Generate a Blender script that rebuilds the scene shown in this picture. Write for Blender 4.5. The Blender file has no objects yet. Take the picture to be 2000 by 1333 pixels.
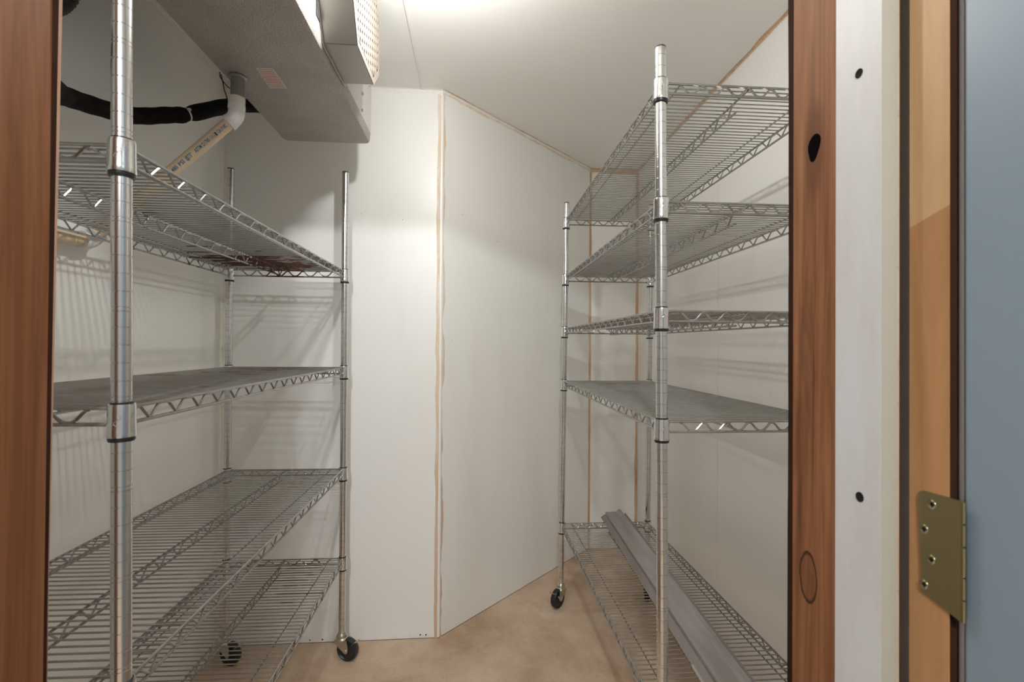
import bpy, bmesh, math, random
from mathutils import Vector, Matrix
PI = math.pi
sc = bpy.context.scene
COL = sc.collection
V = Vector
HC = 1.23                      # eye height

# ------------------------------------------------------------------ materials
def mat(name, color=(.8, .8, .8), rough=.5, metal=0., spec=.5, build=None):
    m = bpy.data.materials.new(name); m.use_nodes = True
    nt = m.node_tree; b = nt.nodes['Principled BSDF']
    b.inputs['Base Color'].default_value = (*color, 1)
    b.inputs['Roughness'].default_value = rough
    b.inputs['Metallic'].default_value = metal
    b.inputs['Specular IOR Level'].default_value = spec
    if build: build(nt, b)
    return m

class N:
    """small node helper"""
    def __init__(s, nt): s.nt = nt
    def new(s, t, **k):
        n = s.nt.nodes.new(t)
        for a, v in k.items(): setattr(n, a, v)
        return n
    def link(s, a, b): s.nt.links.new(a, b)
    def coord(s, scale=(1, 1, 1), kind='Object', loc=(0, 0, 0)):
        tc = s.new('ShaderNodeTexCoord'); mp = s.new('ShaderNodeMapping')
        mp.inputs['Scale'].default_value = scale; mp.inputs['Location'].default_value = loc
        s.link(tc.outputs[kind], mp.inputs['Vector']); return mp.outputs['Vector']
    def noise(s, vec, scale=5, detail=4, rough=.55, dist=0):
        n = s.new('ShaderNodeTexNoise'); n.inputs['Scale'].default_value = scale
        n.inputs['Detail'].default_value = detail; n.inputs['Roughness'].default_value = rough
        n.inputs['Distortion'].default_value = dist
        s.link(vec, n.inputs['Vector']); return n.outputs['Fac']
    def ramp(s, fac, stops):
        r = s.new('ShaderNodeValToRGB'); e = r.color_ramp.elements
        while len(e) < len(stops): e.new(.5)
        for i, (p, c) in enumerate(stops):
            e[i].position = p; e[i].color = (*c, 1) if len(c) == 3 else c
        s.link(fac, r.inputs['Fac']); return r.outputs['Color']
    def mix(s, fac, a, b):
        m = s.new('ShaderNodeMix', data_type='RGBA')
        if isinstance(fac, (int, float)): m.inputs[0].default_value = fac
        else: s.link(fac, m.inputs[0])
        for i, c in ((6, a), (7, b)):
            if isinstance(c, tuple): m.inputs[i].default_value = (*c, 1)
            else: s.link(c, m.inputs[i])
        return m.outputs[2]
    def math(s, op, a, b=None):
        m = s.new('ShaderNodeMath', operation=op)
        for i, c in ((0, a), (1, b)):
            if c is None: continue
            if isinstance(c, (int, float)): m.inputs[i].default_value = c
            else: s.link(c, m.inputs[i])
        return m.outputs[0]
    def bump(s, h, bsdf, strength=.3, dist=.001):
        b = s.new('ShaderNodeBump'); b.inputs['Strength'].default_value = strength
        b.inputs['Distance'].default_value = dist
        s.link(h, b.inputs['Height']); s.link(b.outputs['Normal'], bsdf.inputs['Normal'])

def wall_build(stain=(.60, .50, .40), amt=.25, base=(.865, .86, .83)):
    def f(nt, b):
        n = N(nt); v = n.coord((1, 1, .35))
        a = n.noise(v, 2.2, 5, .6)
        r = n.ramp(a, [(.52, (0, 0, 0)), (.8, (amt, amt, amt))])
        c = n.mix(r, base, stain)
        sp = n.noise(n.coord(), 55, 2, .5)
        r2 = n.ramp(sp, [(.77, (0, 0, 0)), (.82, (.35, .35, .35))])
        c2 = n.mix(r2, c, (.42, .36, .28))
        n.link(c2, b.inputs['Base Color'])
        n.bump(n.noise(n.coord(), 40, 3, .6), b, .05, .002)
    return f
M = {}
M['wall'] = mat('white_wall_panel', rough=.36, build=wall_build())
M['ceil'] = mat('white_ceiling_panel', rough=.24, build=wall_build((.66, .62, .52), .15, (.87, .87, .835)))
M['bead'] = mat('white_sealant', (.85, .835, .80), .45)
def tan_build(lo, hi, white, t0, t1, low=None):
    def f(nt, b):
        n = N(nt)
        a = n.noise(n.coord((1, 1, .22)), 16, 6, .65)
        g = n.noise(n.coord((1, 1, .8)), 120, 4, .7)
        c = n.mix(n.ramp(a, [(t0, (0, 0, 0)), (t1, (1, 1, 1))]), white, hi)
        c = n.mix(n.ramp(g, [(.54, (0, 0, 0)), (.78, (1, 1, 1))]), c, lo)
        if low:                                                  # the stain has run down and gathered near the floor
            sx = n.new('ShaderNodeSeparateXYZ'); n.link(n.coord(), sx.inputs[0])
            z = n.math('ADD', n.math('MULTIPLY', sx.outputs[2], .45), n.math('MULTIPLY', a, .45))
            c = n.mix(n.ramp(z, [(.30, (.75, .75, .75)), (.85, (0, 0, 0))]), c, low)
        n.link(c, b.inputs['Base Color'])
        n.bump(g, b, .5, .002)
    return f
M['tan'] = mat('tan_stained_sealant', rough=.6, build=tan_build((.58, .41, .26), (.74, .60, .45), (.82, .76, .69), .40, .58, (.58, .37, .21)))
M['brown'] = mat('brown_stained_sealant', rough=.6, build=tan_build((.36, .20, .10), (.55, .35, .20), (.68, .52, .37), .36, .62))
M['paletan'] = mat('pale_stained_sealant', rough=.6, build=tan_build((.71, .63, .53), (.80, .74, .66), (.85, .84, .80), .45, .72))

def floor_build(nt, b):
    n = N(nt); v = n.coord()
    a = n.noise(v, 2.6, 6, .62, .6); c = n.noise(v, 9, 6, .7); g = n.noise(v, 160, 2, .5)
    base = n.ramp(a, [(.3, (.38, .255, .160)), (.48, (.53, .390, .275)), (.7, (.64, .51, .385))])
    base = n.mix(n.ramp(c, [(.48, (0, 0, 0)), (.72, (.6, .6, .6))]), base, (.45, .29, .175))
    base = n.mix(n.ramp(n.noise(v, 1.6, 4, .6), [(.55, (0, 0, 0)), (.68, (.5, .5, .5))]), base, (.33, .25, .17))
    base = n.mix(n.ramp(g, [(.62, (0, 0, 0)), (.70, (.6, .6, .6))]), base, (.25, .15, .09))
    n.link(base, b.inputs['Base Color'])
    n.link(n.ramp(c, [(.3, (.5, .5, .5)), (.7, (.75, .75, .75))]), b.inputs['Roughness'])
    n.bump(g, b, .1, .001)
M['floor'] = mat('beige_concrete_floor', build=floor_build)

def chrome_build(nt, b):
    n = N(nt); a = n.noise(n.coord((1, 1, .3)), 14, 4, .6)
    n.link(n.ramp(a, [(.3, (.62, .62, .61)), (.65, (.74, .74, .735))]), b.inputs['Base Color'])
    n.link(n.ramp(a, [(.3, (.26, .26, .26)), (.7, (.15, .15, .15))]), b.inputs['Roughness'])
M['chrome'] = mat('chrome_plated_steel', metal=1, build=chrome_build)
M['collar'] = mat('bright_zinc_collar', (.76, .76, .755), .16, 1, build=lambda nt, b: N(nt).bump(N(nt).noise(N(nt).coord(), 260, 3, .6), b, .12, .001))

def rust_wire(name, blobs, thr=.62, dirt=.25, base=(.40, .402, .39), metal=.85):
    """plated wire with rust; blobs = [(x,y,z, radius, strength)] in rack coordinates"""
    def f(nt, b):
        n = N(nt)
        a = n.noise(n.coord((2.2, 46, 1)), 1.6, 4, .7)
        tot = None
        for (x, y, z, r, s) in blobs:
            tc = n.new('ShaderNodeTexCoord'); vm = n.new('ShaderNodeVectorMath', operation='DISTANCE')
            n.link(tc.outputs['Object'], vm.inputs[0]); vm.inputs[1].default_value = (x, y, z)
            d = n.math('DIVIDE', vm.outputs['Value'], r)
            w = n.math('MULTIPLY', n.math('MAXIMUM', n.math('SUBTRACT', 1., d), 0.), s)
            tot = w if tot is None else n.math('ADD', tot, w)
        h = a if tot is None else n.math('ADD', a, tot)
        mask = n.ramp(h, [(thr, (0, 0, 0)), (min(.99, thr + .06), (1, 1, 1))])
        d2 = n.noise(n.coord((1, 4, 1)), 24, 4, .7)
        c0 = n.mix(n.ramp(d2, [(.42, (0, 0, 0)), (.62, (dirt, dirt, dirt))]), base, (.30, .25, .20))
        rc = n.ramp(n.noise(n.coord(), 60, 3, .7), [(.35, (.022, .010, .007)), (.6, (.07, .028, .014)), (.75, (.15, .062, .027))])
        n.link(n.mix(mask, c0, rc), b.inputs['Base Color'])
        n.link(n.math('MULTIPLY', n.math('SUBTRACT', 1., mask), metal), b.inputs['Metallic'])
        n.link(n.math('ADD', n.math('MULTIPLY', mask, .55), .27), b.inputs['Roughness'])
    return mat(name, build=f)
M['black'] = mat('black_plastic', (.012, .012, .013), .35)
M['conduit'] = mat('dark_grey_conduit', (.045, .047, .042), .5)
M['beige'] = mat('beige_painted_shade', (.42, .39, .325), .55)  # darker colour stands in for shade on the stop's front face
M['joint'] = mat('dark_wall_joint', (.07, .045, .03), .8, 0., .1)
M['cap'] = mat('dark_post_plug', (.06, .06, .06), .4, .5)
M['rubber'] = mat('black_rubber_tyre', (.012, .012, .013), .45)
M['zinc'] = mat('zinc_plated_bracket', (.60, .58, .50), .30, 1)

def wood_build(c0, c1, c2, sc_=(28, 28, 1.3), knots=()):
    def f(nt, b):
        n = N(nt)
        w = n.noise(n.coord(sc_), 1.0, 5, .6, 1.5)
        g = n.noise(n.coord((sc_[0] * 6, sc_[1] * 6, sc_[2] * 4)), 1.0, 3, .6)
        c = n.ramp(w, [(.3, c0), (.5, c1), (.72, c2)])
        c = n.mix(n.ramp(g, [(.45, (0, 0, 0)), (.75, (.45, .45, .45))]), c, c0)
        for (y, z, ry, rz, kind) in knots:
            tc = n.new('ShaderNodeTexCoord'); sx = n.new('ShaderNodeSeparateXYZ'); n.link(tc.outputs['Object'], sx.inputs[0])
            dy = n.math('DIVIDE', n.math('SUBTRACT', sx.outputs[1], y), ry)
            dz = n.math('DIVIDE', n.math('SUBTRACT', sx.outputs[2], z), rz)
            d = n.math('SQRT', n.math('ADD', n.math('POWER', dy, 2.), n.math('POWER', dz, 2.)))
            d = n.math('ADD', d, n.math('MULTIPLY', n.math('SUBTRACT', n.noise(n.coord(), 60, 3), .5), .2))
            if kind == 'ring':
                k = n.ramp(d, [(.0, (.35, .35, .35)), (.80, (.25, .25, .25)), (.90, (1, 1, 1)), (1.0, (1, 1, 1)), (1.12, (0, 0, 0))])
                c = n.mix(k, c, (.055, .022, .010))
            else:                                   # grain swirl around a knot
                k = n.ramp(d, [(.55, (.8, .8, .8)), (1., (0, 0, 0))])
                c = n.mix(k, c, c0)
        n.link(c, b.inputs['Base Color']); n.bump(g, b, .15, .001)
    return f
M['cedar'] = mat('red_brown_stained_wood', rough=.6, spec=.12, build=wood_build((.12, .048, .020), (.255, .108, .048), (.35, .163, .080),
                 knots=[(.590, .934, .0165, .0335, 'ring'), (.581, 1.483, .022, .075, 'swirl')]))
M['cedar_left'] = mat('brown_stained_wood', rough=.6, spec=.12, build=wood_build((.13, .050, .020), (.22, .090, .038), (.29, .130, .062), (20, 20, 1.0)))
M['darkedge'] = mat('dark_edge_and_shade', (.030, .013, .008), .8, 0., .05)
M['lightedge'] = mat('raw_wood_edge', (.30, .17, .10), .7)
M['knothole'] = mat('knot_hole', (.004, .003, .003), .9, 0., 0.)
def whitestrip_build(nt, b):
    n = N(nt); a = n.noise(n.coord((1, 1, .3)), 9, 5, .65)
    n.link(n.ramp(a, [(.45, (.66, .66, .675)), (.72, (.585, .555, .53))]), b.inputs['Base Color'])
    n.bump(n.noise(n.coord((30, 30, 200)), 1, 2), b, .1, .0006)
M['whitestrip'] = mat('white_painted_jamb', rough=.5, build=whitestrip_build)
M['maple'] = mat('light_jamb_wood', rough=.5, spec=.2, build=wood_build((.33, .16, .066), (.44, .23, .102), (.48, .27, .13), (14, 14, .8)))
def door_build(nt, b):
    n = N(nt); n.bump(n.noise(n.coord(), 420, 2, .5), b, .06, .0005)
M['door'] = mat('blue_grey_painted_steel', (.215, .275, .325), .42, build=door_build)
M['dooredge'] = mat('grey_door_edge', (.22, .20, .19), .5)
M['brass'] = mat('satin_brass', (.42, .36, .20), .32, 1)
M['screw'] = mat('bright_screw', (.50, .45, .30), .22, 1)
def pan_build(nt, b):
    n = N(nt); vo = n.new('ShaderNodeTexVoronoi'); vo.inputs['Scale'].default_value = 430
    n.link(n.coord(), vo.inputs['Vector'])
    a = n.noise(n.coord(), 7, 4, .6); g = n.noise(n.coord(), 300, 3, .6)
    c = n.ramp(a, [(.35, (.42, .395, .36)), (.65, (.52, .495, .46))])
    n.link(n.mix(n.ramp(g, [(.38, (.75, .75, .75)), (.6, (0, 0, 0))]), c, (.27, .25, .225)), b.inputs['Base Color'])
    n.bump(vo.outputs['Distance'], b, .6, .0012)
M['pan'] = mat('embossed_aluminium', rough=.5, metal=.45, build=pan_build)
M['body'] = mat('aluminium_panel', (.62, .60, .57), .42, .5)
M['shroud'] = mat('brushed_steel_shroud', (.36, .345, .315), .36, .85)
M['grille'] = mat('perforated_steel_grille', (.46, .40, .34), .45, .4)
M['dark'] = mat('dark_interior', (.03, .03, .03), .7)
M['pvc'] = mat('white_pvc', (.78, .77, .76), .3)
M['pvccream'] = mat('cream_pvc_pipe', rough=.4, build=lambda nt, b: N(nt).link(N(nt).ramp(N(nt).noise(N(nt).coord(), 9, 4), [(.35, (.72, .60, .42)), (.65, (.80, .62, .44))]), b.inputs['Base Color']))
M['ink'] = mat('blue_ink', (.008, .12, .24), .5)
M['galv'] = mat('galvanised_stub', (.30, .295, .29), .45, .8)
M['pvcold'] = mat('aged_pvc_coupling', (.70, .665, .59), .35)
def foam_build(nt, b):
    n = N(nt); sx = n.new('ShaderNodeTexCoord')
    a = n.noise(n.coord(), 14, 4)
    n.link(n.ramp(a, [(.5, (.007, .0065, .006)), (.75, (.022, .014, .010))]), b.inputs['Base Color'])
    n.bump(n.noise(n.coord(), 180, 2), b, .3, .001)
M['foam'] = mat('black_foam_insulation', rough=.8, spec=.12, build=foam_build)
M['tie'] = mat('pale_zip_tie', (.55, .53, .48), .4)
M['paper'] = mat('pinkish_paper_label', (.66, .55, .50), .6)
M['redink'] = mat('faded_red_ink', (.42, .13, .12), .6)
def chan_build(nt, b):
    n = N(nt); a = n.noise(n.coord((6, .6, 6)), 5, 5, .6)
    n.link(n.ramp(a, [(.35, (.36, .325, .31)), (.65, (.47, .435, .42))]), b.inputs['Base Color'])
M['channel'] = mat('galvanised_sheet_channel', rough=.42, metal=.55, build=chan_build)
M['channeldark'] = mat('dull_sheet_channel', (.27, .24, .225), .5, .5)
M['porcelain'] = mat('white_porcelain', (.8, .8, .78), .2)
M['hole'] = mat('screw_hole_dark', (.02, .018, .016), .8, 0., .05)
def bulb_build(nt, b):
    b.inputs['Emission Color'].default_value = (1.0, .955, .88, 1)
    b.inputs['Emission Strength'].default_value = 20.
BULB = 500.
M['bulb'] = mat('lit_bulb_glass', (.9, .9, .88), .3, build=bulb_build)

# ------------------------------------------------------------------ mesh builder
class MB:
    def __init__(s): s.v = []; s.f = []; s.m = []
    def add(s, vs, fs, mi=0):
        o = len(s.v); s.v += [V(p) for p in vs]
        s.f += [tuple(i + o for i in f) for f in fs]; s.m += [mi] * len(fs); return s
    def box(s, a, b, mi=0):
        (x0, y0, z0), (x1, y1, z1) = a, b
        vs = [(x0, y0, z0), (x1, y0, z0), (x1, y1, z0), (x0, y1, z0), (x0, y0, z1), (x1, y0, z1), (x1, y1, z1), (x0, y1, z1)]
        return s.add(vs, [(3, 2, 1, 0), (4, 5, 6, 7), (0, 1, 5, 4), (1, 2, 6, 5), (2, 3, 7, 6), (3, 0, 4, 7)], mi)
    def tube(s, pts, r, n=6, mi=0, caps=True):
        pts = [V(p) for p in pts]; k = len(pts)
        rs = r if isinstance(r, (list, tuple)) else [r] * k
        t0 = (pts[1] - pts[0]).normalized()
        up = V((0, 0, 1)) if abs(t0.z) < .9 else V((1, 0, 0))
        nx = t0.cross(up).normalized(); vs = []
        for i, p in enumerate(pts):
            a = (pts[i] - pts[i - 1]).normalized() if i else t0
            b = (pts[i + 1] - pts[i]).normalized() if i < k - 1 else a
            t = (a + b); t = t.normalized() if t.length > 1e-6 else a
            nx = (nx - t * nx.dot(t)).normalized(); ny = t.cross(nx)
            sc_ = 1 / max(.55, math.sqrt(max(0, (1 + a.dot(b)) / 2)))
            for j in range(n):
                an = 2 * PI * j / n
                vs.append(p + (nx * math.cos(an) + ny * math.sin(an)) * rs[i] * sc_)
        fs = [(i * n + j, i * n + (j + 1) % n, (i + 1) * n + (j + 1) % n, (i + 1) * n + j) for i in range(k - 1) for j in range(n)]
        if caps: fs += [tuple(reversed(range(n))), tuple((k - 1) * n + j for j in range(n))]
        return s.add(vs, fs, mi)
    def lathe(s, prof, c=(0, 0, 0), ax=(0, 0, 1), n=24, mi=0, warp=None):
        """prof = [(r, h)] along axis ax from c"""
        ax = V(ax).normalized(); up = V((1, 0, 0)) if abs(ax.x) < .9 else V((0, 1, 0))
        a = (up - ax * up.dot(ax)).normalized(); b = ax.cross(a); c = V(c); vs = []
        for r, h in prof:
            for j in range(n):
                t = 2 * PI * j / n
                p = c + ax * h + (a * math.cos(t) + b * math.sin(t)) * r
                vs.append(warp(p) if warp else p)
        k = len(prof)
        fs = [(i * n + j, i * n + (j + 1) % n, (i + 1) * n + (j + 1) % n, (i + 1) * n + j) for i in range(k - 1) for j in range(n)]
        if prof[0][0] > 1e-5: fs.append(tuple(reversed(range(n))))
        if prof[-1][0] > 1e-5: fs.append(tuple((k - 1) * n + j for j in range(n)))
        return s.add(vs, fs, mi)
    def prism(s, poly, d, mi=0):
        """poly = 3D points in a plane, d = extrusion vector"""
        k = len(poly); p = [V(q) for q in poly]; d = V(d)
        vs = p + [q + d for q in p]
        fs = [tuple(reversed(range(k))), tuple(range(k, 2 * k))] + [(i, (i + 1) % k, k + (i + 1) % k, k + i) for i in range(k)]
        return s.add(vs, fs, mi)
    def build(s, name, mats, parent=None, smooth=True, bevel=0, seg=2, angle=35):
        off = V((0, 0, 0)); q = parent
        while q is not None: off += q.location; q = q.parent
        me = bpy.data.meshes.new(name)
        me.from_pydata([p - off for p in s.v], [], s.f)
        for mm in (mats if isinstance(mats, (list, tuple)) else [mats]): me.materials.append(M[mm])
        for p, i in zip(me.polygons, s.m): p.material_index = i
        bm = bmesh.new(); bm.from_mesh(me); bmesh.ops.recalc_face_normals(bm, faces=bm.faces); bm.to_mesh(me); bm.free()
        if smooth:
            for p in me.polygons: p.use_smooth = True
            me.set_sharp_from_angle(angle=math.radians(angle))
        o = bpy.data.objects.new(name, me); COL.objects.link(o)
        if parent: o.parent = parent
        if bevel:
            b = o.modifiers.new('bevel', 'BEVEL'); b.width = bevel; b.segments = seg; b.limit_method = 'ANGLE'; b.angle_limit = math.radians(40)
        return o
def tag(o, label=None, cat=None, group=None, kind=None):
    if label: o['label'] = label
    if cat: o['category'] = cat
    if group: o['group'] = group
    if kind: o['kind'] = kind
    return o
def empty(name, loc, label, cat, group=None):
    o = bpy.data.objects.new(name, None); o.location = loc; o.empty_display_size = .05; COL.objects.link(o)
    return tag(o, label, cat, group)
def struct(o, label, cat): return tag(o, label, cat, None, 'structure')
def lerp(a, b, t): return V(a) * (1 - t) + V(b) * t

# ------------------------------------------------------------------ room shell
ZC = 2.303
XL, XR, YB, YS, YF = -1.020, 1.000, 2.050, 2.888, .630      # left, right, back, short back wall, inner face of the front wall
CB = V((-.137, YB, 0)); CS = V((.703, YS, 0))               # the two ends of the angled wall
T = .08
def slab(name, poly, z0, z1, m, label, cat):
    return struct(MB().prism([(x, y, z0) for x, y in poly], (0, 0, z1 - z0)).build(name, m, smooth=False), label, cat)
slab('floor', [(-1.5, -1.6), (1.5, -1.6), (1.5, 3.1), (-1.5, 3.1)], -.06, 0, 'floor', 'beige stained concrete floor of the cold room', 'floor')
slab('ceiling', [(-1.2, .45), (1.15, .45), (1.15, 3.1), (-1.2, 3.1)], ZC, ZC + .08, 'ceil', 'glossy white panel ceiling with one seam strip', 'ceiling')
slab('wall_left', [(XL, .45), (XL, YB + T), (XL - T, YB + T), (XL - T, .45)], 0, ZC, 'wall', 'white panel wall behind the left shelving rack', 'wall')
w = MB().prism([(x, y, 0) for x, y in [(XL, YB), (CB.x, YB), (CB.x + .03, YB + T), (XL, YB + T)]], (0, 0, ZC))
def dot(mb, c, nrm, r, mi=1, h=.0012, n=10):
    r *= .62; mb.lathe([(r, -.0005), (r, h * .6), (r * .6, h), (0, h)], c, nrm, n, mi)
for x, z, r in [(-.213, .0155, .0050), (-.189, .0145, .0050), (-.610, .012, .0050), (-.66, .012, .004), (-.30, 1.75, .0022), (-.47, 1.77, .002)]:
    dot(w, (x, YB, z), (0, -1, 0), r)
w.box((XL, YB - .0006, 0), (CB.x, YB, .0018), 3)
rs = random.Random(6); st_ = [(-.152, 0.003), (-.335, .003)] + [(-.335 + .183 * i / 16, .006 + .014 * rs.random()) for i in range(17)]
w.prism([(x, YB - .0005, z) for x, z in st_], (0, .0004, 0), 2)
struct(w.build('wall_back', ['wall', 'hole', 'paletan', 'joint'], smooth=False), 'white back wall panel between the left corner and the angled wall', 'wall')
dn = (CS - CB).normalized(); nn = V((dn.y, -dn.x, 0))          # nn points into the room
w = MB().prism([CB, CS, CS - nn * T + dn * .03, CB - nn * T], (0, 0, ZC))
for s_, z, r in [(.12, 1.80, .002), (.35, 1.72, .0025), (.06, 1.25, .002), (.85, .62, .002), (.35, .9, .002)]:
    dot(w, CB + dn * s_ + V((0, 0, z)), nn, r)
w.prism([CB + nn * .0006, CS + nn * .0006, CS, CB], (0, 0, .0018), 2)
struct(w.build('wall_angled', ['wall', 'hole', 'joint'], smooth=False), 'white angled wall panel running back from the stained centre seam', 'wall')
slab('wall_rear', [(CS.x, YS), (XR + T, YS), (XR + T, YS + T), (CS.x - .05, YS + T)], 0, ZC, 'wall', 'narrow white wall panel between two brown seams behind the right rack', 'wall')
w = MB().prism([(x, y, 0) for x, y in [(XR, .45), (XR + T, .45), (XR + T, 1.9105), (XR, 1.9105)]], (0, 0, ZC))
w.prism([(x, y, 0) for x, y in [(XR, 1.9125), (XR + T, 1.9125), (XR + T, YS + T), (XR, YS + T)]], (0, 0, ZC))
w.box((XR + .004, 1.90, 0), (XR + .05, 1.92, ZC))
struct(w.build('wall_right', 'wall', smooth=False), 'white panel wall with a thin joint behind the right rack', 'wall')
# front wall with the doorway the camera looks through
w = MB()
w.box((-1.30, .44, 0), (-.57, YF - .008, ZC)); w.box((.481, .44, 0), (1.2, YF - .008, ZC)); w.box((-.57, .44, 2.066), (.53, YF - .008, ZC))
struct(w.build('wall_front', 'wall', smooth=False), 'white wall around the doorway', 'wall')

# ------------------------------------------------------------------ sealant beads in the corners
rnd = random.Random(4)
def wob(seed, n, amp, base, lo=0):
    r = random.Random(seed); k = [r.uniform(-1, 1) for _ in range(n // 4 + 4)]; out = []
    for i in range(n + 1):
        a = i / 4; j = int(a); t = a - j; t = t * t * (3 - 2 * t)
        out.append(max(lo, base + amp * (k[j] * (1 - t) + k[j + 1] * t + .35 * r.uniform(-1, 1))))
    return out
def seam(name, p0, p1, dA, nA, dB, nB, rad, wA, wB, mats, label, n=90, seed=1, ampA=.22, ampB=.3, loA=0, loB=0):
    """bead of radius rad along the corner p0-p1 plus smears wA, wB wide on the two walls; mats = bead, smear A, smear B"""
    p0, p1, dA, nA, dB, nB = map(V, (p0, p1, dA, nA, dB, nB)); mb = MB()
    A = wob(seed, n, wA * ampA, wA, loA); B = wob(seed + 7, n, wB * ampB, wB, loB); R = wob(seed + 13, n, rad * .18, rad)
    rows = []
    for i in range(n + 1):
        p = lerp(p0, p1, i / n); r = R[i]; rows.append((p, r, A[i], B[i]))
    e = .0007
    def strip(fn, mi):
        vs = [q for row in rows for q in fn(*row)]; k = len(fn(*rows[0]))
        mb.add(vs, [(i * k + j, i * k + j + 1, (i + 1) * k + j + 1, (i + 1) * k + j) for i in range(n) for j in range(k - 1)], mi)
    strip(lambda p, r, a, b: [p + dA * r + nA * e * 0, p + (dA + dB) * r * .33, p + dB * r], 0)
    if wA: strip(lambda p, r, a, b: [p + dA * r * .8 + nA * e * 1.6, p + dA * (r + a * .6) + nA * e * 1.6, p + dA * (r + a) + nA * e * .2], 1)
    if wB: strip(lambda p, r, a, b: [p + dB * r * .8 + nB * e * 1.6, p + dB * (r + b * .6) + nB * e * 1.6, p + dB * (r + b) + nB * e * .2], 2)
    return struct(mb.build(name, mats), label, 'sealant')
Z3 = V((0, 0, 1)); TOP = V((0, 0, ZC)); TV = V((0, 0, ZC - .0195))
nC = (0, 0, -1)
seam('trim_1', CB, CB + TV, (-1, 0, 0), (0, -1, 0), dn, nn, .0080, .012, .006, ['bead', 'tan', 'tan'], 'tan stained sealant seam running down the centre wall corner', seed=3, loA=.003, ampB=1.5)
seam('trim_2', CS, CS + TV, -dn, nn, (1, 0, 0), (0, -1, 0), .008, .003, .005, ['brown', 'brown', 'paletan'], 'brown sealant seam where the angled wall meets the narrow panel', seed=11, ampA=.9, ampB=.5)
CR = V((XR, YS, 0))
seam('trim_3', CR, CR + TV, (-1, 0, 0), (0, -1, 0), (0, -1, 0), (-1, 0, 0), .008, .006, .003, ['brown', 'brown', 'brown'], 'brown sealant seam in the far right corner', seed=19, ampA=.5)
CL = V((XL, YB, 0))
seam('trim_4', CL, CL + TV, (0, -1, 0), (1, 0, 0), (1, 0, 0), (0, -1, 0), .006, .022, .004, ['paletan', 'paletan', 'paletan'], 'pale brown sealant seam in the far left corner', seed=27, ampA=.7)
seam('trim_5', CL + TOP, CB + TOP, (0, 0, -1), (0, -1, 0), (0, -1, 0), nC, .009, .010, 0, ['bead', 'paletan', 'bead'], 'white sealant bead along the top of the back wall', seed=31)
seam('trim_6', CB + TOP, CS + TOP, (0, 0, -1), nn, nn, nC, .010, .007, .002, ['paletan', 'tan', 'brown'], 'tan sealant bead along the top of the angled wall', seed=37, ampA=.5, ampB=1.2)
seam('trim_7', CS + TOP, CR + TOP, (0, 0, -1), (0, -1, 0), (0, -1, 0), nC, .014, .008, .004, ['brown', 'brown', 'brown'], 'brown sealant bead along the top of the narrow rear panel', seed=41, n=40)
seam('trim_8', CR + TOP, V((XR, .64, ZC)), (0, 0, -1), (-1, 0, 0), (-1, 0, 0), nC, .010, .003, .003, ['brown', 'paletan', 'brown'], 'brown sealant bead along the top of the right wall', seed=47, ampB=.7)
seam('trim_9', V((XL, .64, ZC)), CL + TOP, (0, 0, -1), (1, 0, 0), (1, 0, 0), nC, .006, .002, .003, ['bead', 'paletan', 'paletan'], 'pale sealant bead along the top of the left wall', seed=53, ampB=.9)
# ceiling joint strip
c = MB()
prof = [(-.006, 0), (-.005, -.0035), (0, -.005), (.005, -.0035), (.006, 0)]
c.prism([(-.222 + x, .64, ZC + z) for x, z in prof], (0, YB - .64 - .012, 0))
struct(c.build('trim_10', 'bead'), 'white joint strip running along the ceiling', 'trim')

# ------------------------------------------------------------------ doorway frame and the open door
f = MB()
f.prism([(.4300, .544, 0), (.4300, .6205, 0), (.475, .6205, 0), (.475, .544, 0)], (0, 0, 2.066))
hole = []
for i in range(18):                                              # dark knot hole, slightly proud of the surface
    a = 2 * PI * i / 18; ry = .0108 * (1 + .10 * math.sin(3 * a)); rz = .0172
    hole.append((.4298, .581 + ry * math.cos(a) * (1 + .18 * math.sin(a)) - .10 * rz * math.sin(a), 1.483 + rz * math.sin(a)))
f.prism(hole, (.001, 0, 0), 1)
struct(f.build('trim_11', ['cedar', 'knothole'], smooth=False), 'red brown wood board with a dark knot hole on the right of the doorway', 'door frame')
g = MB()
zs = [i * 2.066 / 60 for i in range(61)]; wv = wob(5, 60, .0012, .0)
lean = lambda z: .0028 * max(0, (z - 1.55) / .3) if z > 1.55 else 0
vs = []
for i, z in enumerate(zs):
    x = .4300 - lean(z) * .9 + wv[i] * .5
    vs += [(.4302, .6205, z), (x, .631, z), (x + .03, .6315, z)]
g.add(vs, [(i * 3 + j, i * 3 + j + 1, (i + 1) * 3 + j + 1, (i + 1) * 3 + j) for i in range(60) for j in range(2)])
struct(g.build('trim_12', 'darkedge', smooth=False), 'dark rough edge strip beside the right doorway board', 'door frame')
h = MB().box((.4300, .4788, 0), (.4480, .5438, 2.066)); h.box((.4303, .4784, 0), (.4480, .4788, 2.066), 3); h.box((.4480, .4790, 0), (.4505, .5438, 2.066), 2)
for y, z, r in [(.509, 1.538, .0052), (.507, 1.063, .0055)]:
    h.lathe([(r, -.001), (r, .0006), (r * .5, .0002), (0, 0)], (.4300, y, z), (-1, 0, 0), 14, 1)
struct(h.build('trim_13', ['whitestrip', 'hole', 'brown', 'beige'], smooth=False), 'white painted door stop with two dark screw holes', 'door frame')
M['maplelight'] = mat('pale_jamb_wood', rough=.5, spec=.2, build=wood_build((.45, .265, .13), (.57, .36, .185), (.62, .41, .22), (14, 14, .8)))
j = MB().prism([(.4505, .425, 0), (.4505, .467, 0), (.4505, .467, 1.354), (.4505, .425, 1.366)], (.03, 0, 0))
j.prism([(.4505, .425, 1.366), (.4505, .467, 1.354), (.4505, .467, 2.066), (.4505, .425, 2.066)], (.03, 0, 0), 1)
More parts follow.
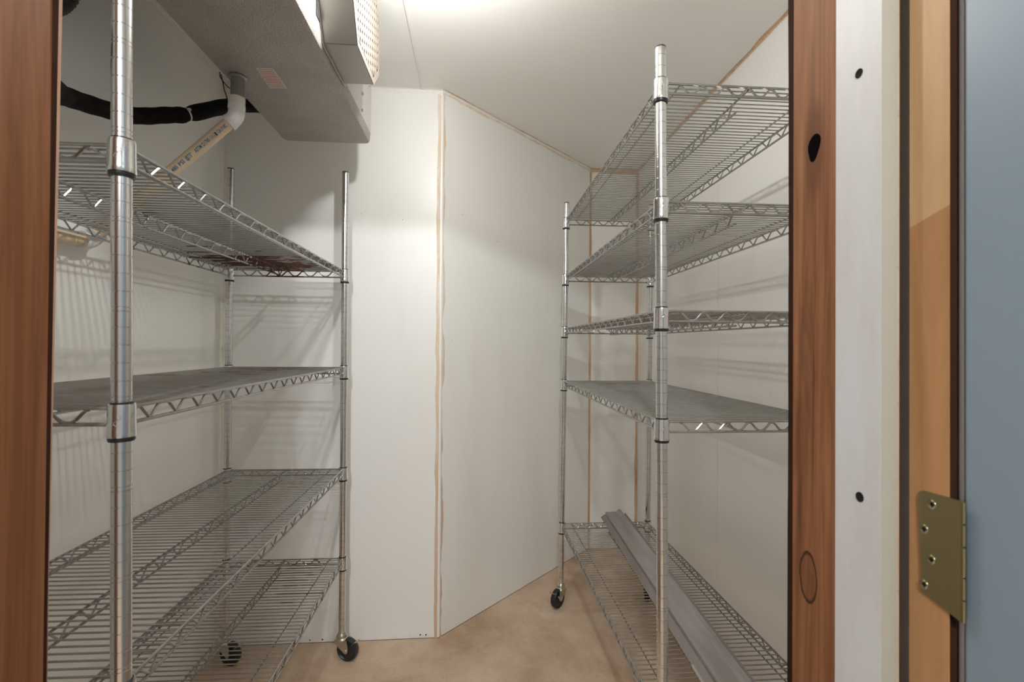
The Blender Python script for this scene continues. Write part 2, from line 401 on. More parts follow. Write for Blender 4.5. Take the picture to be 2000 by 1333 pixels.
j.box((.4512, .4244, 0), (.4800, .4250, 2.066), 2); j.box((.474, .467, 0), (.480, .4785, 2.066), 2)  # jamb front face: its shade put into a dark strip; then the groove back
struct(j.build('trim_14', ['maple', 'maplelight', 'darkedge'], smooth=False), 'light varnished wood jamb carrying the brass hinge', 'door frame')
# left side of the doorway
l = MB()
def xl(z): return -.5113 + .0042 * max(0, min(1, (z - 1.15) / .5)) * 0 - .0003
l.prism([(-.5116, .40, 0), (-.5116, .625, 0), (-.58, .625, 0), (-.58, .40, 0)], (0, 0, 2.066))
struct(l.build('trim_15', 'cedar_left', smooth=False), 'brown stained wood board on the left of the doorway', 'door frame')
l = MB(); vs = []; wv = wob(8, 60, .0008, 0)
for i, z in enumerate(zs):
    t = max(0, min(1, (z - .9) / .75)); x = -.5118 + .0065 * t + wv[i] * .4
    vs += [(-.5118, .6252, z), (-.5118 + .0033 * t + wv[i] * .3, .6300, z), (x, .6312, z), (x - .03, .6318, z)]
l.add(vs, [(i * 4 + k, i * 4 + k + 1, (i + 1) * 4 + k + 1, (i + 1) * 4 + k) for i in range(60) for k in (0,)], 0)
l.add(vs, [(i * 4 + k, i * 4 + k + 1, (i + 1) * 4 + k + 1, (i + 1) * 4 + k) for i in range(60) for k in (1, 2)], 1)
struct(l.build('trim_16', ['darkedge', 'lightedge'], smooth=False), 'dark gap and raw edge beside the left doorway board', 'door frame')
d = MB().box((.4560, -.47, .012), (.4980, .4160, 2.05))
door = struct(d.build('door_1', 'door', smooth=False, bevel=.0025, seg=3), 'blue grey painted door standing open at the right edge', 'door')
MB().box((.4572, .4163, .012), (.4960, .4232, 2.05)).build('door_edge', 'dooredge', door, smooth=False, bevel=.002)
# hinge: leaf on the jamb, knuckle, four screws
hg = MB()
leaf = [(.4555, 1.080)]
leaf += [(.4555 - .006 * (1 - math.cos(a)), 1.080 + .007 * math.sin(a)) for a in (.4, .8, 1.2, 1.57)]
leaf += [(.4120, 1.0885), (.4120, .9772), (.4500, .9860)]
leaf += [(.4555 - .004 * math.cos(a), .9905 - .004 * math.sin(a)) for a in (1.2, .6, .1)]
hg.prism([(.4504, y, z) for y, z in leaf], (-.0016, 0, 0))
hinge = hg.build('hinge', 'brass', door, smooth=False)
hinge['label'] = 'satin brass hinge screwed to the wood jamb'
k = MB(); 
for z0, z1 in ((.977, .997), (.998, 1.018), (1.019, 1.046), (1.047, 1.067), (1.068, 1.088)):
    k.lathe([(.001, 0), (.0016, .0004), (.0016, z1 - z0 - .0004), (.001, z1 - z0)], (.4506, .4112, z0), (0, 0, 1), 14)
k.build('knuckle', 'brass', hinge)
for y, z in ((.4405, 1.076), (.4488, 1.049), (.4412, 1.022), (.4488, .994)):
    s_ = MB(); s_.lathe([(.0046, 0), (.0044, .0006), (.0030, .0002), (.0012, -.0002), (0, -.0002)], (.4488, y, z), (-1, 0, 0), 16)
    s_.box((.44825, y - .0022, z - .0004), (.4486, y + .0022, z + .0004), 1); s_.box((.44825, y - .0004, z - .0022), (.4486, y + .0004, z + .0022), 1)
    s_.build('screw', ['screw', 'hole'], hinge)

# ------------------------------------------------------------------ wire shelving
def post_pt(p, z): return V((p[0] + p[2] * (z - 1.23), p[1], z))
def zig(a, b, z0, z1, period, style, start=.5):
    """snake wire between the lower (z0) and upper (z1) wire from a to b"""
    a, b = V(a), V(b); Lh = (b - a).length; n = max(1, round(Lh / period)); pts = []
    K = 14
    if style == 'wave':   shape = [(q / K, ((1 + math.cos(2 * PI * q / K)) / 2) ** 1.45) for q in range(K)]      # narrow crests, wide troughs
    else:                 shape = [(.0, 1), (.14, 1), (.19, .96), (.23, .86), (.45, .08), (.48, .01), (.52, .01), (.55, .08), (.77, .86), (.81, .96), (.86, 1)]   # flat crests, sharp troughs
    for i in range(n):
        for s_, hh in shape: pts.append(a.lerp(b, (i + s_) / n) + V((0, 0, z0 + (z1 - z0) * hh)))
    pts.append(b + V((0, 0, z1)))
    return pts
def swirl(mb, c, ang, r):
    """small embossed S mark on a collar"""
    pts = []
    for i in range(15):
        t = i / 14 * 2 - 1; u = .0045 * math.sin(t * PI * .95); w_ = .008 * t
        aa = ang + u / r
        pts.append((c[0] + (r + .0002) * math.cos(aa), c[1] + (r + .0002) * math.sin(aa), c[2] + w_))
    mb.tube(pts, .0008, 5)
def make_rack(label, posts, levels, ztop, wires, casters, zbase=.108):
    cx = sum(p[0] for p in posts) / 4; cy = sum(p[1] for p in posts) / 4
    root = empty('wire_shelving_rack', (cx, cy, 0), label, 'shelving rack', 'wire shelving racks')
    for p in posts:
        prof = [(.0127, zbase)]; k = 0; z = zbase + .0254
        while z < ztop - .012:
            for zz in ((z,) if k % 5 else (z - .0030, z + .0030)):
                prof += [(.0127, zz - .0009), (.0115, zz - .0003), (.0115, zz + .0003), (.0127, zz + .0009)]
            z += .0254; k += 1
        prof += [(.0127, ztop - .003), (.0122, ztop)]
        mb = MB().lathe(prof, (p[0], p[1], 0), (0, 0, 1), 24, warp=lambda q: V((q.x + p[2] * (q.z - 1.23), q.y, q.z)))
        po = mb.build('post', 'chrome', root, angle=25)
        t = post_pt(p, ztop)
        MB().lathe([(.0124, -.0005), (.0128, .0012), (.0120, .0030), (.006, .0042), (0, .0045)], t, (0, 0, 1), 20).build('post_cap', 'cap', po)
    for li, L in enumerate(levels):
        wm = wires[li]
        zt, zb = L + .0465, L + .0232
        FL, FR, BR, BL = [V((post_pt(p, zt).x, p[1], 0)) for p in posts]
        def P(u, v, z): return (FL.lerp(FR, u)).lerp(BL.lerp(BR, u), v) + V((0, 0, z))
        mb = MB(); W = (FR - FL).length; D = (BL - FL).length
        nw = 63
        for i in range(nw):
            v = .018 + (1 - .036) * i / (nw - 1)
            mb.tube([P(.004, v, zt + .0012), P(.25, v, zt + .0012), P(.5, v, zt + .0012), P(.75, v, zt + .0012), P(.996, v, zt + .0012)], .0017, 6)
        for u in (.11, .89): mb.tube([P(u, .003, zt - .0025), P(u, .997, zt - .0025)], .0020, 6)
        sh = mb.build('shelf', wm, root)
        # edge trusses
        eu, ev = .0165 / W, .0165 / D
        def truss(a, b, style, per, r):
            t = MB(); d = (b - a).normalized()
            t.tube([a + V((0, 0, zt)), b + V((0, 0, zt))], r, 8); t.tube([a + V((0, 0, zb)), b + V((0, 0, zb))], r, 8)
            s0, s1 = (.010, .010) if style == 'vee' else (.028, .028)
            t.tube(zig(a + d * s0, b - d * s1, zb + r * .9, zt - r * .9, per, style), .0024 if style == 'wave' else .0021, 6)
            for q, e in ((a, d), (b, -d)):                       # weld blobs at the collars
                for z in (zt, zb): t.lathe([(0, -.004), (.0038, -.002), (.0042, .001), (.003, .004), (0, .005)], q + V((0, 0, z)), e, 8)
            return t.build('edge_truss', wm, sh)
        truss(P(eu, 0, 0), P(1 - eu, 0, 0), 'wave', .0575, .0029)
        truss(P(eu, 1, 0), P(1 - eu, 1, 0), 'wave', .0575, .0029)
        truss(P(0, ev, 0), P(0, 1 - ev, 0), 'vee', .069, .0029)
        truss(P(1, ev, 0), P(1, 1 - ev, 0), 'vee', .069, .0029)
        t = MB(); r = .0026
        t.tube([P(.505, .004, zt - .0035), P(.505, .996, zt - .0035)], r, 8)
        a, b = P(.505, .05, 0), P(.505, .965, 0)
        t.tube([a + V((0, 0, zb - .006)), b + V((0, 0, zb - .006))], r, 8)
        t.tube(zig(a + V((0, .004, 0)), b - V((0, .004, 0)), zb - .004, zt - .006, .069, 'vee'), .0021, 6)
        t.build('center_truss', wm, sh)
        for i, p in enumerate(posts):
            c = post_pt(p, L)
            mb = MB().lathe([(.0140, .0058), (.0174, .0062), (.0180, .0085), (.0176, .013), (.0170, .030), (.0170, .0495), (.0164, .0530), (.0140, .0534)], c, (0, 0, 1), 28)
            swirl(mb, c + V((0, 0, .031)), -PI / 2 + (.25 if p[0] < 0 else -.25), .0171)
            mb.build('collar', 'collar', sh)
            MB().lathe([(.0130, .0004), (.0154, 0), (.0163, .002), (.0164, .0056), (.0150, .0060), (.0138, .0534), (.0140, .0555), (.0128, .0562)], c, (0, 0, 1), 24).build('sleeve', 'black', sh)
    for p, ang in zip(posts, casters):
        b0 = post_pt(p, zbase); ca, sa = math.cos(ang), math.sin(ang)
        def Q(s_, l_, z): return V((b0.x + s_ * ca - l_ * sa, b0.y + s_ * sa + l_ * ca, z))
        R = .043; off = .026
        mb = MB().lathe([(0, -.0335), (.021, -.033), (.0245, -.029), (.0245, -.024), (.019, -.020), (.0205, -.016), (.0195, -.009), (.0150, -.004), (.0140, .002), (.0128, .0022)], b0, (0, 0, 1), 24)
        side = [(-.021, .081), (.030, .081), (.034, .074), (.0365, .050)] + [(off + .0095 * math.cos(a), R - .0095 * math.sin(a)) for a in (0, .5, 1., 1.57, 2.1, 2.6)] + [(-.010, .060), (-.021, .072)]
        for l0, l1 in ((.0165, .0188), (-.0188, -.0165)):
            mb.prism([Q(s_, l0, z) for s_, z in side], Q(0, l1, 0) - Q(0, l0, 0))
        mb.prism([Q(-.021, -.0188, .0790), Q(.030, -.0188, .0790), Q(.030, .0188, .0790), Q(-.021, .0188, .0790)], (0, 0, .0025))
        ax = Q(0, 1, 0) - Q(0, 0, 0)
        mb.lathe([(0, -.0215), (.0058, -.0212), (.0058, -.018), (.004, -.017), (.004, .017), (.0058, .018), (.0058, .0212), (0, .0215)], Q(off, 0, R), ax, 12)
        ca_ = mb.build('caster', 'zinc', root)
        wprof = [(.012, -.0120), (.020, -.0115), (.024, -.0090), (.033, -.0090), (.037, -.0125), (.0405, -.0118), (.0427, -.0075), (.0430, 0), (.0427, .0075), (.0405, .0118), (.037, .0125), (.033, .0090), (.024, .0090), (.020, .0115), (.012, .0120)]
        MB().lathe(wprof, Q(off, 0, R), ax, 36).build('wheel', 'rubber', ca_)
        lv = MB(); lev = [(.050, .066), (.060, .076), (.071, .079), (.077, .086)]
        for (s0, z0), (s1, z1) in zip(lev, lev[1:]):
            lv.prism([Q(s0, -.012, z0), Q(s1, -.012, z1), Q(s1, .012, z1), Q(s0, .012, z0)], (0, 0, .0018))
        lv.prism([Q(.006, .0195, .052), Q(.030, .0195, .060), Q(.052, .0195, .068), Q(.052, .0195, .063), Q(.034, .0195, .038), Q(.018, .0195, .036)], Q(0, .0015, 0) - Q(0, 0, 0))
        lv.build('brake_lever', 'zinc', ca_)
    return root
LP = [(-.937, .741, -.006), (-.502, .7335, -.0114), (-.505, 1.938, -.0018), (-.940, 1.942, .0002)]
RP = [(.4233, 1.0627, -.0084), (.836, 1.060, -.004), (.8431, 2.264, .0058), (.4301, 2.268, .0092)]
# rust patches are given in each rack's own coordinates (rack centre on the floor)
M['lw0'] = rust_wire('rusty_wire_top', [(-.02, .34, 1.51, .30, .22), (.10, .50, 1.51, .22, .13), (-.12, .46, 1.51, .2, .14), (.02, .52, 1.50, .12, .15), (.03, -.22, 1.51, .10, .16)], .64, .3)
M['lw1'] = rust_wire('worn_wire_upper', [(.0, .45, 1.135, .5, .10), (.0, 0, 1.135, .5, .05)], .66, .8, (.34, .345, .335), .75)
M['lw2'] = rust_wire('plain_wire_left', [(-.12, .40, .74, .15, .12), (-.1, .1, .74, .12, .1)], .69, .45, (.37, .37, .36))
M['lw3'] = rust_wire('rusty_wire_bottom', [(.05, .42, .39, .22, .17), (.12, .30, .39, .15, .15), (.15, .5, .39, .15, .16)], .66, .5, (.36, .355, .34))
M['rw0'] = rust_wire('plain_wire_right', [], .73, .3)
M['rw1'] = rust_wire('worn_wire_right', [(.1, -.05, 1.55, .12, .14), (.1, .3, 1.55, .3, .06)], .67, .5)
M['rw3'] = rust_wire('dirty_wire_right', [(.0, .0, 1.06, .5, .06), (-.12, .45, 1.06, .2, .07)], .665, .45, (.36, .37, .36), .7)
M['rw4'] = rust_wire('plain_wire_low', [], .74, .5, (.37, .365, .35))
make_rack('left wire shelving rack with four shelves, rusty top shelf, below the cooling unit', LP,
          [1.4654, 1.0886, .6925, .3443], 1.900, ['lw0', 'lw1', 'lw2', 'lw3'], [2.6, -.9, -.30, -.35])
make_rack('right wire shelving rack with five shelves, metal channels lying on its lowest shelf', RP,
          [1.7794, 1.5098, 1.2621, 1.0117, .3372], 1.905, ['rw0', 'rw1', 'rw1', 'rw3', 'rw4'], [-2.2, .6, 1.25, -2.35])

# ------------------------------------------------------------------ sheet metal channels on the low shelf
def channel(x0, x1, y0, y1, prof, zoff, th, label, sheet='channel'):
    """prof = (x, z) open profile running along Y; x0 at y0, x1 at y1"""
    mb = MB(); k = len(prof)
    up = [(x, z) for x, z in prof]; lo = [(x, z - th) for x, z in prof]
    ring = up + lo[::-1]; nseg = 8; m = len(ring); vs = []
    for i in range(nseg + 1):
        t = i / nseg; y = y0 + (y1 - y0) * t; xo = x0 + (x1 - x0) * t
        vs += [(xo + x, y, zoff + z) for x, z in ring]
    mb.add(vs, [(i * m + q, i * m + (q + 1) % m, (i + 1) * m + (q + 1) % m, (i + 1) * m + q) for i in range(nseg) for q in range(m)])
    for b_ in (0, nseg * m):
        for q in range(k - 1): mb.add([vs[b_ + q], vs[b_ + q + 1], vs[b_ + m - 2 - q], vs[b_ + m - 1 - q]], [(0, 1, 2, 3)])
    o = mb.build('metal_channel', sheet, smooth=False)
    return tag(o, label, 'metal channel', 'metal channels on the low shelf')
SZ = .3372 + .0465 + .0029 + .0012
channel(.594, .652, 1.00, 2.335, [(-.001, -.006), (0, 0), (.054, 0), (.060, .010), (.074, .0115)], SZ + .0240, .0010, 'wide grey sheet metal channel lying uppermost on the low shelf')
channel(.590, .648, .99, 2.325, [(-.022, -.0135), (-.003, 0), (.066, 0), (.078, .0135)], SZ + .0155, .0010, 'dull darker sheet metal channel under the widest one, its flange showing on the left', 'channeldark')
channel(.604, .664, 1.01, 2.318, [(0, 0), (.066, 0), (.082, .0165)], SZ + .0075, .0010, 'grey sheet metal channel at the stack bottom with its lip on the right')
channel(.566, .5775, .98, 1.235, [(-.001, .0), (.002, .0035), (.060, .0035)], SZ + .0012, .0010, 'short sheet metal channel at the near left of the stack')

# ------------------------------------------------------------------ ceiling cooling unit
ZP = 1.967
ev = empty('evaporator_unit', (-.54, 1.33, ZP), 'metal cooling unit with a fan grille hung under the ceiling', 'cooling unit')
Y0, Y1, XA, XB = .84, 1.822, -.694, -.385
def rrect(x0, x1, y0, y1, r, z, n=5):
    out = []
    for cx, cy, a0 in ((x1 - r, y1 - r, 0), (x0 + r, y1 - r, PI / 2), (x0 + r, y0 + r, PI), (x1 - r, y0 + r, 1.5 * PI)):
        for i in range(n + 1): out.append((cx + r * math.cos(a0 + PI / 2 * i / n), cy + r * math.sin(a0 + PI / 2 * i / n), z))
    return out
rings = [rrect(XA + .010, XB - .010, Y0 + .010, Y1 - .010, .016, ZP), rrect(XA + .003, XB - .003, Y0 + .003, Y1 - .003, .020, ZP + .003),
         rrect(XA, XB, Y0, Y1, .022, ZP + .010), rrect(XA - .001, XB + .002, Y0 - .001, Y1 + .001, .022, ZP + .036), rrect(XA + .004, XB - .004, Y0 + .004, Y1 - .004, .018, ZP + .036)]
mb = MB(); k = len(rings[0])
mb.add([p for r_ in rings for p in r_], [(i * k + q, i * k + (q + 1) % k, (i + 1) * k + (q + 1) % k, (i + 1) * k + q) for i in range(len(rings) - 1) for q in range(k)] + [tuple(range(k)), tuple((len(rings) - 1) * k + q for q in range(k))])
pan = mb.build('drain_pan', 'pan', ev)
pan['label'] = 'grey embossed drain pan'
bd = MB().box((XA + .012, Y0 + .01, ZP + .03), (XB + .001, Y1 - .006, ZC - .008))
body = bd.build('cabinet', 'body', ev, smooth=False, bevel=.004)
for y, z in ((1.674, 2.081), (1.670, 2.023), (1.7745, 2.165)):
    s_ = MB().lathe([(.0065, 0), (.0065, .0012), (.0045, .0016), (.0042, .0045), (0, .005)], (XB + .001, y, z), (1, 0, 0), 8)
    s_.build('screw', 'zinc', body)
XF0, XF1 = XB + .001, -.299
sp = [(1.246, 1.986), (1.443, 1.991), (1.520, 2.062), (1.520, 2.232), (1.443, 2.288), (1.246, 2.288), (1.161, 2.225), (1.161, 2.135)]
mb = MB()
def ring(x, s_=1.): 
    cy = sum(p[0] for p in sp) / 8; cz = sum(p[1] for p in sp) / 8
    return [(x, cy + (y - cy) * s_, cz + (z - cz) * s_) for y, z in sp]
L1, L2, L3, L4 = ring(XF0), ring(XF1), ring(XF1, .975), ring(XF0, .975)
mb.add(L1 + L2 + L3 + L4, [(a * 8 + i, a * 8 + (i + 1) % 8, (a + 1) * 8 + (i + 1) % 8, (a + 1) * 8 + i) for a in range(3) for i in range(8)])
fl = ring(XF0 + .003, 1.05); mb.add(ring(XF0 + .0005, 1.05) + fl + ring(XF0 + .003, .98), [(a * 8 + i, a * 8 + (i + 1) % 8, (a + 1) * 8 + (i + 1) % 8, (a + 1) * 8 + i) for a in range(2) for i in range(8)])
shroud = mb.build('fan_shroud', 'shroud', ev, smooth=False, bevel=.003)
# perforated face: a lattice of cells each with a triangular opening
def inside(y, z, s_):
    pts = ring(0, s_); c = True
    for i in range(8):
        _, y0, z0 = pts[i]; _, y1, z1 = pts[(i + 1) % 8]
        if (y1 - y0) * (z - z0) - (z1 - z0) * (y - y0) < 0: c = False
    return c
mb = MB(); CW, CH = .0250, .0225; xf = XF1 + .0008
for a in range(24):
    for b_ in range(26):
        y = 1.12 + a * CW; z = 1.93 + b_ * CH + (CH / 2 if a % 2 else 0)
        if not inside(y, z, .93): continue
        o = [(y - CW / 2, z - CH / 2), (y + CW / 2, z - CH / 2), (y + CW / 2, z + CH / 2), (y - CW / 2, z + CH / 2)]
        t = [(y - CW * .36, z - CH * .36), (y + CW * .36, z - CH * .36), (y, z + CH * .40)]
        vs = [(xf, p, q) for p, q in o] + [(xf + .0006, p, q) for p, q in t] + [(xf - .0004, p, q) for p, q in t]
        mb.add(vs, [(0, 1, 5, 4), (1, 2, 6, 5), (2, 3, 6), (3, 0, 4, 6), (4, 5, 8, 7), (5, 6, 9, 8), (6, 4, 7, 9)])
R1, R2 = ring(xf + .0004, 1.), ring(xf + .0004, .90)
mb.add(R1 + R2, [(i, (i + 1) % 8, 8 + (i + 1) % 8, 8 + i) for i in range(8)])
mb.build('grille', 'grille', shroud, smooth=False)
fan = MB(); cy, cz = 1.341, 2.140
fan.lathe([(0, 0), (.035, .001), (.035, .03), (0, .032)], (XF0 + .012, cy, cz), (1, 0, 0), 20)
for i in range(4):
    a = i * PI / 2 + .4; c_, s_ = math.cos(a), math.sin(a)
    def B(r, w_, x): return (XF0 + .028 + x, cy + r * c_ - w_ * s_, cz + r * s_ + w_ * c_)
    fan.add([B(.03, -.02, -.010), B(.12, -.045, -.016), B(.125, .045, .016), B(.03, .02, .010), B(.03, -.02, -.0085), B(.12, -.045, -.0145), B(.125, .045, .0175), B(.03, .02, .0115)],
            [(0, 1, 2, 3), (7, 6, 5, 4), (0, 4, 5, 1), (1, 5, 6, 2), (2, 6, 7, 3), (3, 7, 4, 0)])
fan.box((XF0 + .0012, 1.19, 2.02), (XF0 + .002, 1.49, 2.26))
fan.build('fan', 'dark', shroud, smooth=False)
# label on the pan
lab = MB(); lc = [V((-.5875, 1.3405, 0)), V((-.5420, 1.3370, 0)), V((-.5435, 1.4380, 0)), V((-.5920, 1.4425, 0))]
lab.prism([p + V((0, 0, ZP - .0006)) for p in lc], (0, 0, .0005))
rr = random.Random(2)
for i in range(12):                                              # rows of illegible small print
    v = .07 + .86 * i / 11; u = .06
    while u < .92:
        wd = rr.uniform(.03, .11); u1 = min(.94, u + wd)
        q = lambda u_, v_: lc[0].lerp(lc[1], u_).lerp(lc[3].lerp(lc[2], u_), v_) + V((0, 0, ZP - .0008))
        lab.add([q(u, v - .014), q(u1, v - .014), q(u1, v + .014), q(u, v + .014)], [(0, 1, 2, 3)], 1)
        u = u1 + .022
lb = lab.build('warning_label', ['paper', 'redink'], pan, smooth=False); lb['label'] = 'pinkish paper label with rows of small red print'
# drain stub and loose sensor wires
SX, SY = -.6560, 1.388
st = MB().lathe([(.0230, -.001), (.0235, -.004), (.0195, -.006), (.0178, -.007), (.0178, -.058), (.015, -.0592)], (SX, SY, ZP), (0, 0, 1), 24)
st.build('drain_stub', 'galv', pan)
wr = MB(); WX, WY = -.0335, .066
wr.tube([(-.664 + WX, 1.31 + WY, ZP + .004), (-.6655 + WX, 1.315 + WY, ZP - .008), (-.656 + WX, 1.318 + WY, ZP - .022), (-.648 + WX, 1.318 + WY, ZP - .031), (-.6405 + WX, 1.320 + WY, ZP - .036)], .0014, 6)
wr.tube([(-.6655 + WX, 1.320 + WY, ZP + .002), (-.6625 + WX, 1.323 + WY, ZP - .016), (-.660 + WX, 1.325 + WY, ZP - .036), (-.6535 + WX, 1.327 + WY, ZP - .056), (-.650 + WX, 1.327 + WY, ZP - .069)], .0014, 6)
wr.build('sensor_wire', 'black', ev)

# ------------------------------------------------------------------ PVC drain line
E1 = V((SX - .002, SY, 1.8555)); dirp = V((-.712, -.012, -.702)).normalized()
E2 = V((-.988, 1.326, 1.490))
dirp = (E2 - E1).normalized()
dp = empty('drain_pipe', E1, 'white plastic drain pipe with blue printing sloping from the cooling unit to the left wall', 'drain pipe')
cp = MB().lathe([(.0165, .052), (.0208, .052), (.0212, .047), (.0205, .026), (.0190, .023), (.0165, .023)], E1, (0, 0, 1), 28)
cp.build('coupling', 'pvcold', dp)
def elbow(c, d0, d1, r, name, arm=.030):
    """d0, d1 = directions of the two sockets leaving the centre c"""
    c = V(c); d0 = V(d0).normalized(); d1 = V(d1).normalized(); pts = [c + d0 * arm, c + d0 * (arm * .5)]
    for t in (.25, .5, .75):
        pts.append((c + d0 * arm * .45) * (1 - t) ** 2 + c * 2 * t * (1 - t) + (c + d1 * arm * .45) * t ** 2)
    pts += [c + d1 * (arm * .5), c + d1 * arm]
    mb = MB().tube(pts, r, 24)
    mb.lathe([(r * 1.0, -.010), (r * 1.06, -.009), (r * 1.06, 0), (r * .8, .0004)], c + d0 * arm, d0, 24)
    mb.lathe([(r * 1.0, -.012), (r * 1.06, -.011), (r * 1.06, 0), (r * .8, .0004)], c + d1 * arm, d1, 24)
    return mb.build(name, 'pvc', dp)
elbow(E1, (0, 0, 1), dirp, .0205, 'elbow')
elbow(E2, -dirp, (0, -1, -.075), .0205, 'elbow')
p0 = E1 + dirp * .022; p1 = E2 - dirp * .022
PR = .0158
pipe = MB().tube([p0, p1], PR, 28).build('pipe', 'pvccream', dp)
d2 = V((0, -1, -.075)).normalized()
MB().tube([E2 + d2 * .022, E2 + d2 * (1.326 - YF - .004)], PR, 24).build('pipe', 'pvccream', dp)
# printing wrapped round the pipe
def text_mesh(body, size):
    cu = bpy.data.curves.new('print', 'FONT'); cu.body = body; cu.size = size; cu.resolution_u = 2; cu.space_character = 1.02; cu.offset = size * .018
    ob = bpy.data.objects.new('print', cu); COL.objects.link(ob)
    dg = bpy.context.evaluated_depsgraph_get(); dg.update()
    me = ob.evaluated_get(dg).to_mesh(); bm = bmesh.new(); bm.from_mesh(me)
    for q in range(1, 9):                                        # cut the letters so they follow the curved pipe
        bmesh.ops.bisect_plane(bm, geom=bm.verts[:] + bm.edges[:] + bm.faces[:], plane_co=(0, size * (q / 9 * .95 - .05), 0), plane_no=(0, 1, 0))
    bm.verts.index_update(); vs = [v.co.copy() for v in bm.verts]; fs = [tuple(v.index for v in f_.verts) for f_ in bm.faces]; bm.free()
    ob.evaluated_get(dg).to_mesh_clear(); bpy.data.objects.remove(ob); bpy.data.curves.remove(cu)
    return vs, fs
ax = -dirp                                                       # reads uphill, towards the elbow
view = (V((0, 0, HC)) - (p0 + p1) / 2); view = (view - ax * view.dot(ax)).normalized()   # side of the pipe that faces the doorway
side = view.cross(ax).normalized()
if side.z < 0: side = -side
tx = MB()
def wrap(u, h): 
    a = (h) / PR
    return p0 - ax * u_tot + ax * u + (view * math.cos(a) + side * math.sin(a)) * (PR + .0003)
def put(body, u0, u1, size, h0=-.0038):
    vs, fs = text_mesh(body, size); xs = [v.x for v in vs]; k = (u1 - u0) / (max(xs) - min(xs)); x0 = min(xs)
    tx.add([wrap(u0 + (v.x - x0) * k, h0 + v.y) for v in vs], fs)
u_tot = .216
put('480', .012, .030, .0135); put('PSI', .036, .052, .0135); put('@73°', .059, .080, .0145)
put('ASTM D1785', .090, .141, .0135); put('NSF-pw', .1475, .1590, .0058, -.0016)
put('12A1F18C', .169, .200, .0135)
for (ua, ub, ha, hb) in ((.145, .166, -.0045, -.0038), (.145, .166, .0045, .0052), (.145, .1457, -.0045, .0052), (.1605, .166, -.0045, .0052)):
    n_ = 6; vs = []
    for i in range(n_ + 1): 
        hh = ha + (hb - ha) * i / n_; vs += [wrap(ua, hh), wrap(ub, hh)]
    tx.add(vs, [(2 * i, 2 * i + 1, 2 * i + 3, 2 * i + 2) for i in range(n_)])
t_ = tx.build('pipe_print', 'ink', pipe, smooth=False); t_['label'] = 'blue printed lettering along the pipe'

# ------------------------------------------------------------------ black insulated hose
hs = [(-.7035, 1.79, 2.08), (-.728, 1.765, 2.064), (-.743, 1.70, 2.034), (-.738, 1.551, 1.964), (-.735, 1.444, 1.904), (-.780, 1.375, 1.850), (-.811, 1.344, 1.832), (-.846, 1.302, 1.808), (-.869, 1.26, 1.793), (-.876, 1.176, 1.772), (-.863, 1.092, 1.749), (-.845, 1.05, 1.736), (-.81, .966, 1.729), (-.766, .84, 1.74), (-.72, .635, 1.76)]
def smooth_path(pts, k=5):
    P_ = [V(p) for p in pts]; out = []
    for i in range(len(P_) - 1):
        a, b, c, d_ = P_[max(0, i - 1)], P_[i], P_[i + 1], P_[min(len(P_) - 1, i + 2)]
        for q in range(k):
            t = q / k
            out.append(.5 * ((2 * b) + (c - a) * t + (2 * a - 5 * b + 4 * c - d_) * t * t + (3 * b - a - 3 * c + d_) * t ** 3))
    out.append(P_[-1]); return out
hp = smooth_path(hs)
tie_i = 25
rad = [.0203 - (.0035 if abs(i - tie_i) == 0 else 0) + .0006 * math.sin(i * 1.7) for i in range(len(hp))]
ho = tag(MB().tube(hp, rad, 18).build('insulated_hose', 'foam'), 'black foam insulated hose sagging across the left wall to the cooling unit', 'hose')
tdir = (hp[tie_i + 1] - hp[tie_i - 1]).normalized()
tie = MB().lathe([(.0160, -.0022), (.0172, -.0020), (.0172, .0020), (.0160, .0022)], hp[tie_i], tdir, 20)
tq = hp[tie_i] + V((.012, -.012, .008)); tie.box(tq - V((.003, .003, .003)), tq + V((.003, .003, .003)))
tie.build('zip_tie', 'tie', ho)
# ribbed conduit in the upper left corner
cp_ = smooth_path([(-1.005, 1.335, 2.302), (-1.005, 1.305, 2.17), (-1.005, 1.270, 2.065), (-1.005, 1.19, 2.01), (-1.005, .95, 2.0), (-1.005, .631, 2.0)], 14)
rad = [.0150 if i % 2 else .0115 for i in range(len(cp_))]
tag(MB().tube(cp_, rad, 14).build('ribbed_conduit', 'conduit'), 'black ribbed conduit high in the upper left corner', 'conduit')

POWER = 15.2; POWER2 = 118.
# ------------------------------------------------------------------ ceiling lamp (just above the frame)
LX, LY, LZ = -.120, 1.190, 2.132
lamp = empty('ceiling_lamp', (LX, LY, ZC), 'bare bulb in a white ceiling lampholder beside the cooling unit fan', 'lamp')
MB().lathe([(.048, 0), (.048, -.010), (.034, -.022), (.022, -.090), (.0195, -.136), (0, -.136)], (LX, LY, ZC), (0, 0, 1), 28).build('lampholder', 'porcelain', lamp)
br = .0215
bl = [(0, -br)] + [(br * math.sin(a), -br * math.cos(a)) for a in [PI * i / 12 for i in range(1, 10)]] + [(.0135, br * 1.2), (.0130, br * 1.8)]
MB().lathe(bl, (LX, LY, LZ), (0, 0, 1), 24).build('bulb', 'bulb', lamp)

pl = bpy.data.lights.new('bulb_light', 'POINT'); pl.energy = POWER; pl.color = (1.0, .988, .968); pl.shadow_soft_size = .0228; pl.use_soft_falloff = False
plo = bpy.data.objects.new('bulb_light', pl); plo.location = (0, 0, LZ - ZC); COL.objects.link(plo); plo.parent = lamp
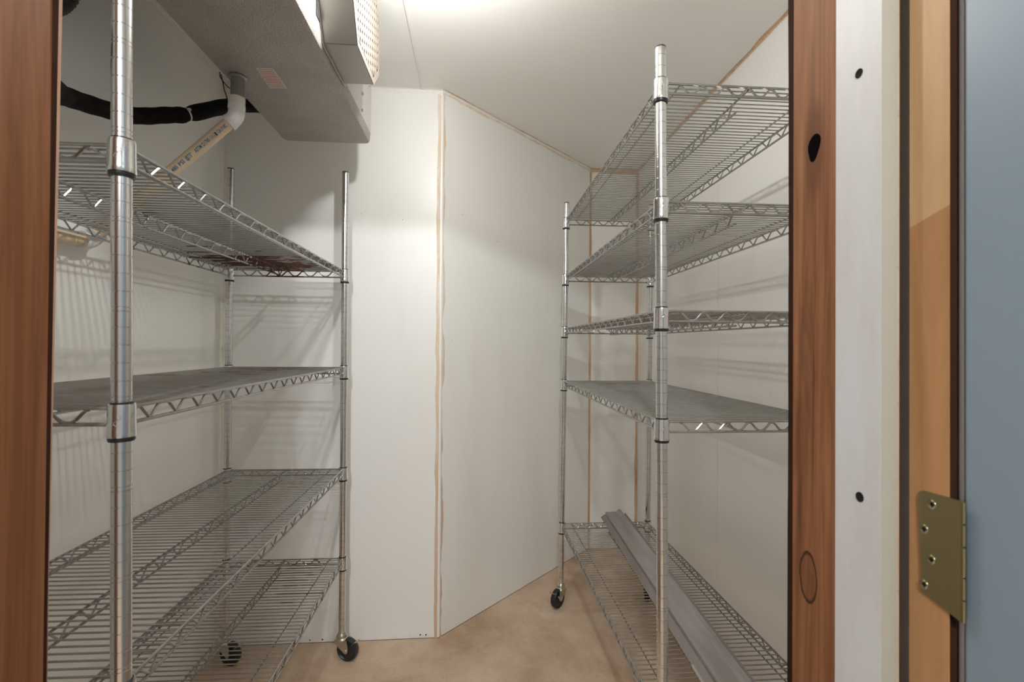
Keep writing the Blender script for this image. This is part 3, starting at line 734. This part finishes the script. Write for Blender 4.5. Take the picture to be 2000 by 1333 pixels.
# lamp of the room outside, behind the doorway
struct(MB().box((-1.5, -1.7, 2.55), (1.5, .44, 2.62)).build('ceiling_2', 'ceil', smooth=False), 'white ceiling of the room outside the doorway', 'ceiling')
ol = empty('ceiling_lamp', (-.15, -1.20, 2.55), 'round ceiling lamp of the room outside the doorway', 'lamp')
MB().lathe([(.07, 0), (.07, -.012), (.03, -.03), (.022, -.07), (0, -.07)], (-.15, -1.20, 2.55), (0, 0, 1), 28).build('lampholder', 'porcelain', ol)
MB().lathe([(.05 * math.sin(PI * i / 12), -.05 * math.cos(PI * i / 12)) for i in range(13)], (-.15, -1.20, 2.42), (0, 0, 1), 24).build('bulb', 'bulb', ol)
p2 = bpy.data.lights.new('room_light', 'POINT'); p2.energy = POWER2; p2.color = (.96, .98, 1.0); p2.shadow_soft_size = .052; p2.use_soft_falloff = False
p2o = bpy.data.objects.new('room_light', p2); p2o.location = (0, 0, -.13); COL.objects.link(p2o); p2o.parent = ol
# ------------------------------------------------------------------ world, camera
w_ = bpy.data.worlds.new('world'); sc.world = w_; w_.use_nodes = True
bg = w_.node_tree.nodes['Background']; bg.inputs['Color'].default_value = (1.0, .97, .92, 1); bg.inputs['Strength'].default_value = .42
cam = bpy.data.cameras.new('camera'); co = bpy.data.objects.new('camera', cam); COL.objects.link(co); sc.camera = co
cam.sensor_fit = 'HORIZONTAL'; cam.sensor_width = 36.; cam.lens = 944. * 36 / 2000
cam.clip_start = .01
yaw, pitch, roll = math.radians(4.54), math.radians(.43), math.radians(.40)
fw = V((math.sin(yaw) * math.cos(pitch), math.cos(yaw) * math.cos(pitch), math.sin(pitch)))
r0 = V((math.cos(yaw), -math.sin(yaw), 0)); u0 = r0.cross(fw)
rt = r0 * math.cos(roll) + u0 * math.sin(roll); up = u0 * math.cos(roll) - r0 * math.sin(roll)
m3 = Matrix((rt, up, -fw)).transposed(); co.matrix_world = Matrix.Translation((0, 0, HC)) @ m3.to_4x4()
cam.dof.use_dof = True; cam.dof.focus_distance = 1.9; cam.dof.aperture_fstop = 8.0
vs_ = sc.view_settings
vs_.view_transform = 'Standard'; vs_.look = 'None'; vs_.exposure = 0.; vs_.gamma = 1.; vs_.use_curve_mapping = False
sc.cycles.use_denoising = True
sc.cycles.max_bounces = 10; sc.cycles.diffuse_bounces = 6; sc.cycles.glossy_bounces = 5
sc.cycles.sample_clamp_indirect = 6.
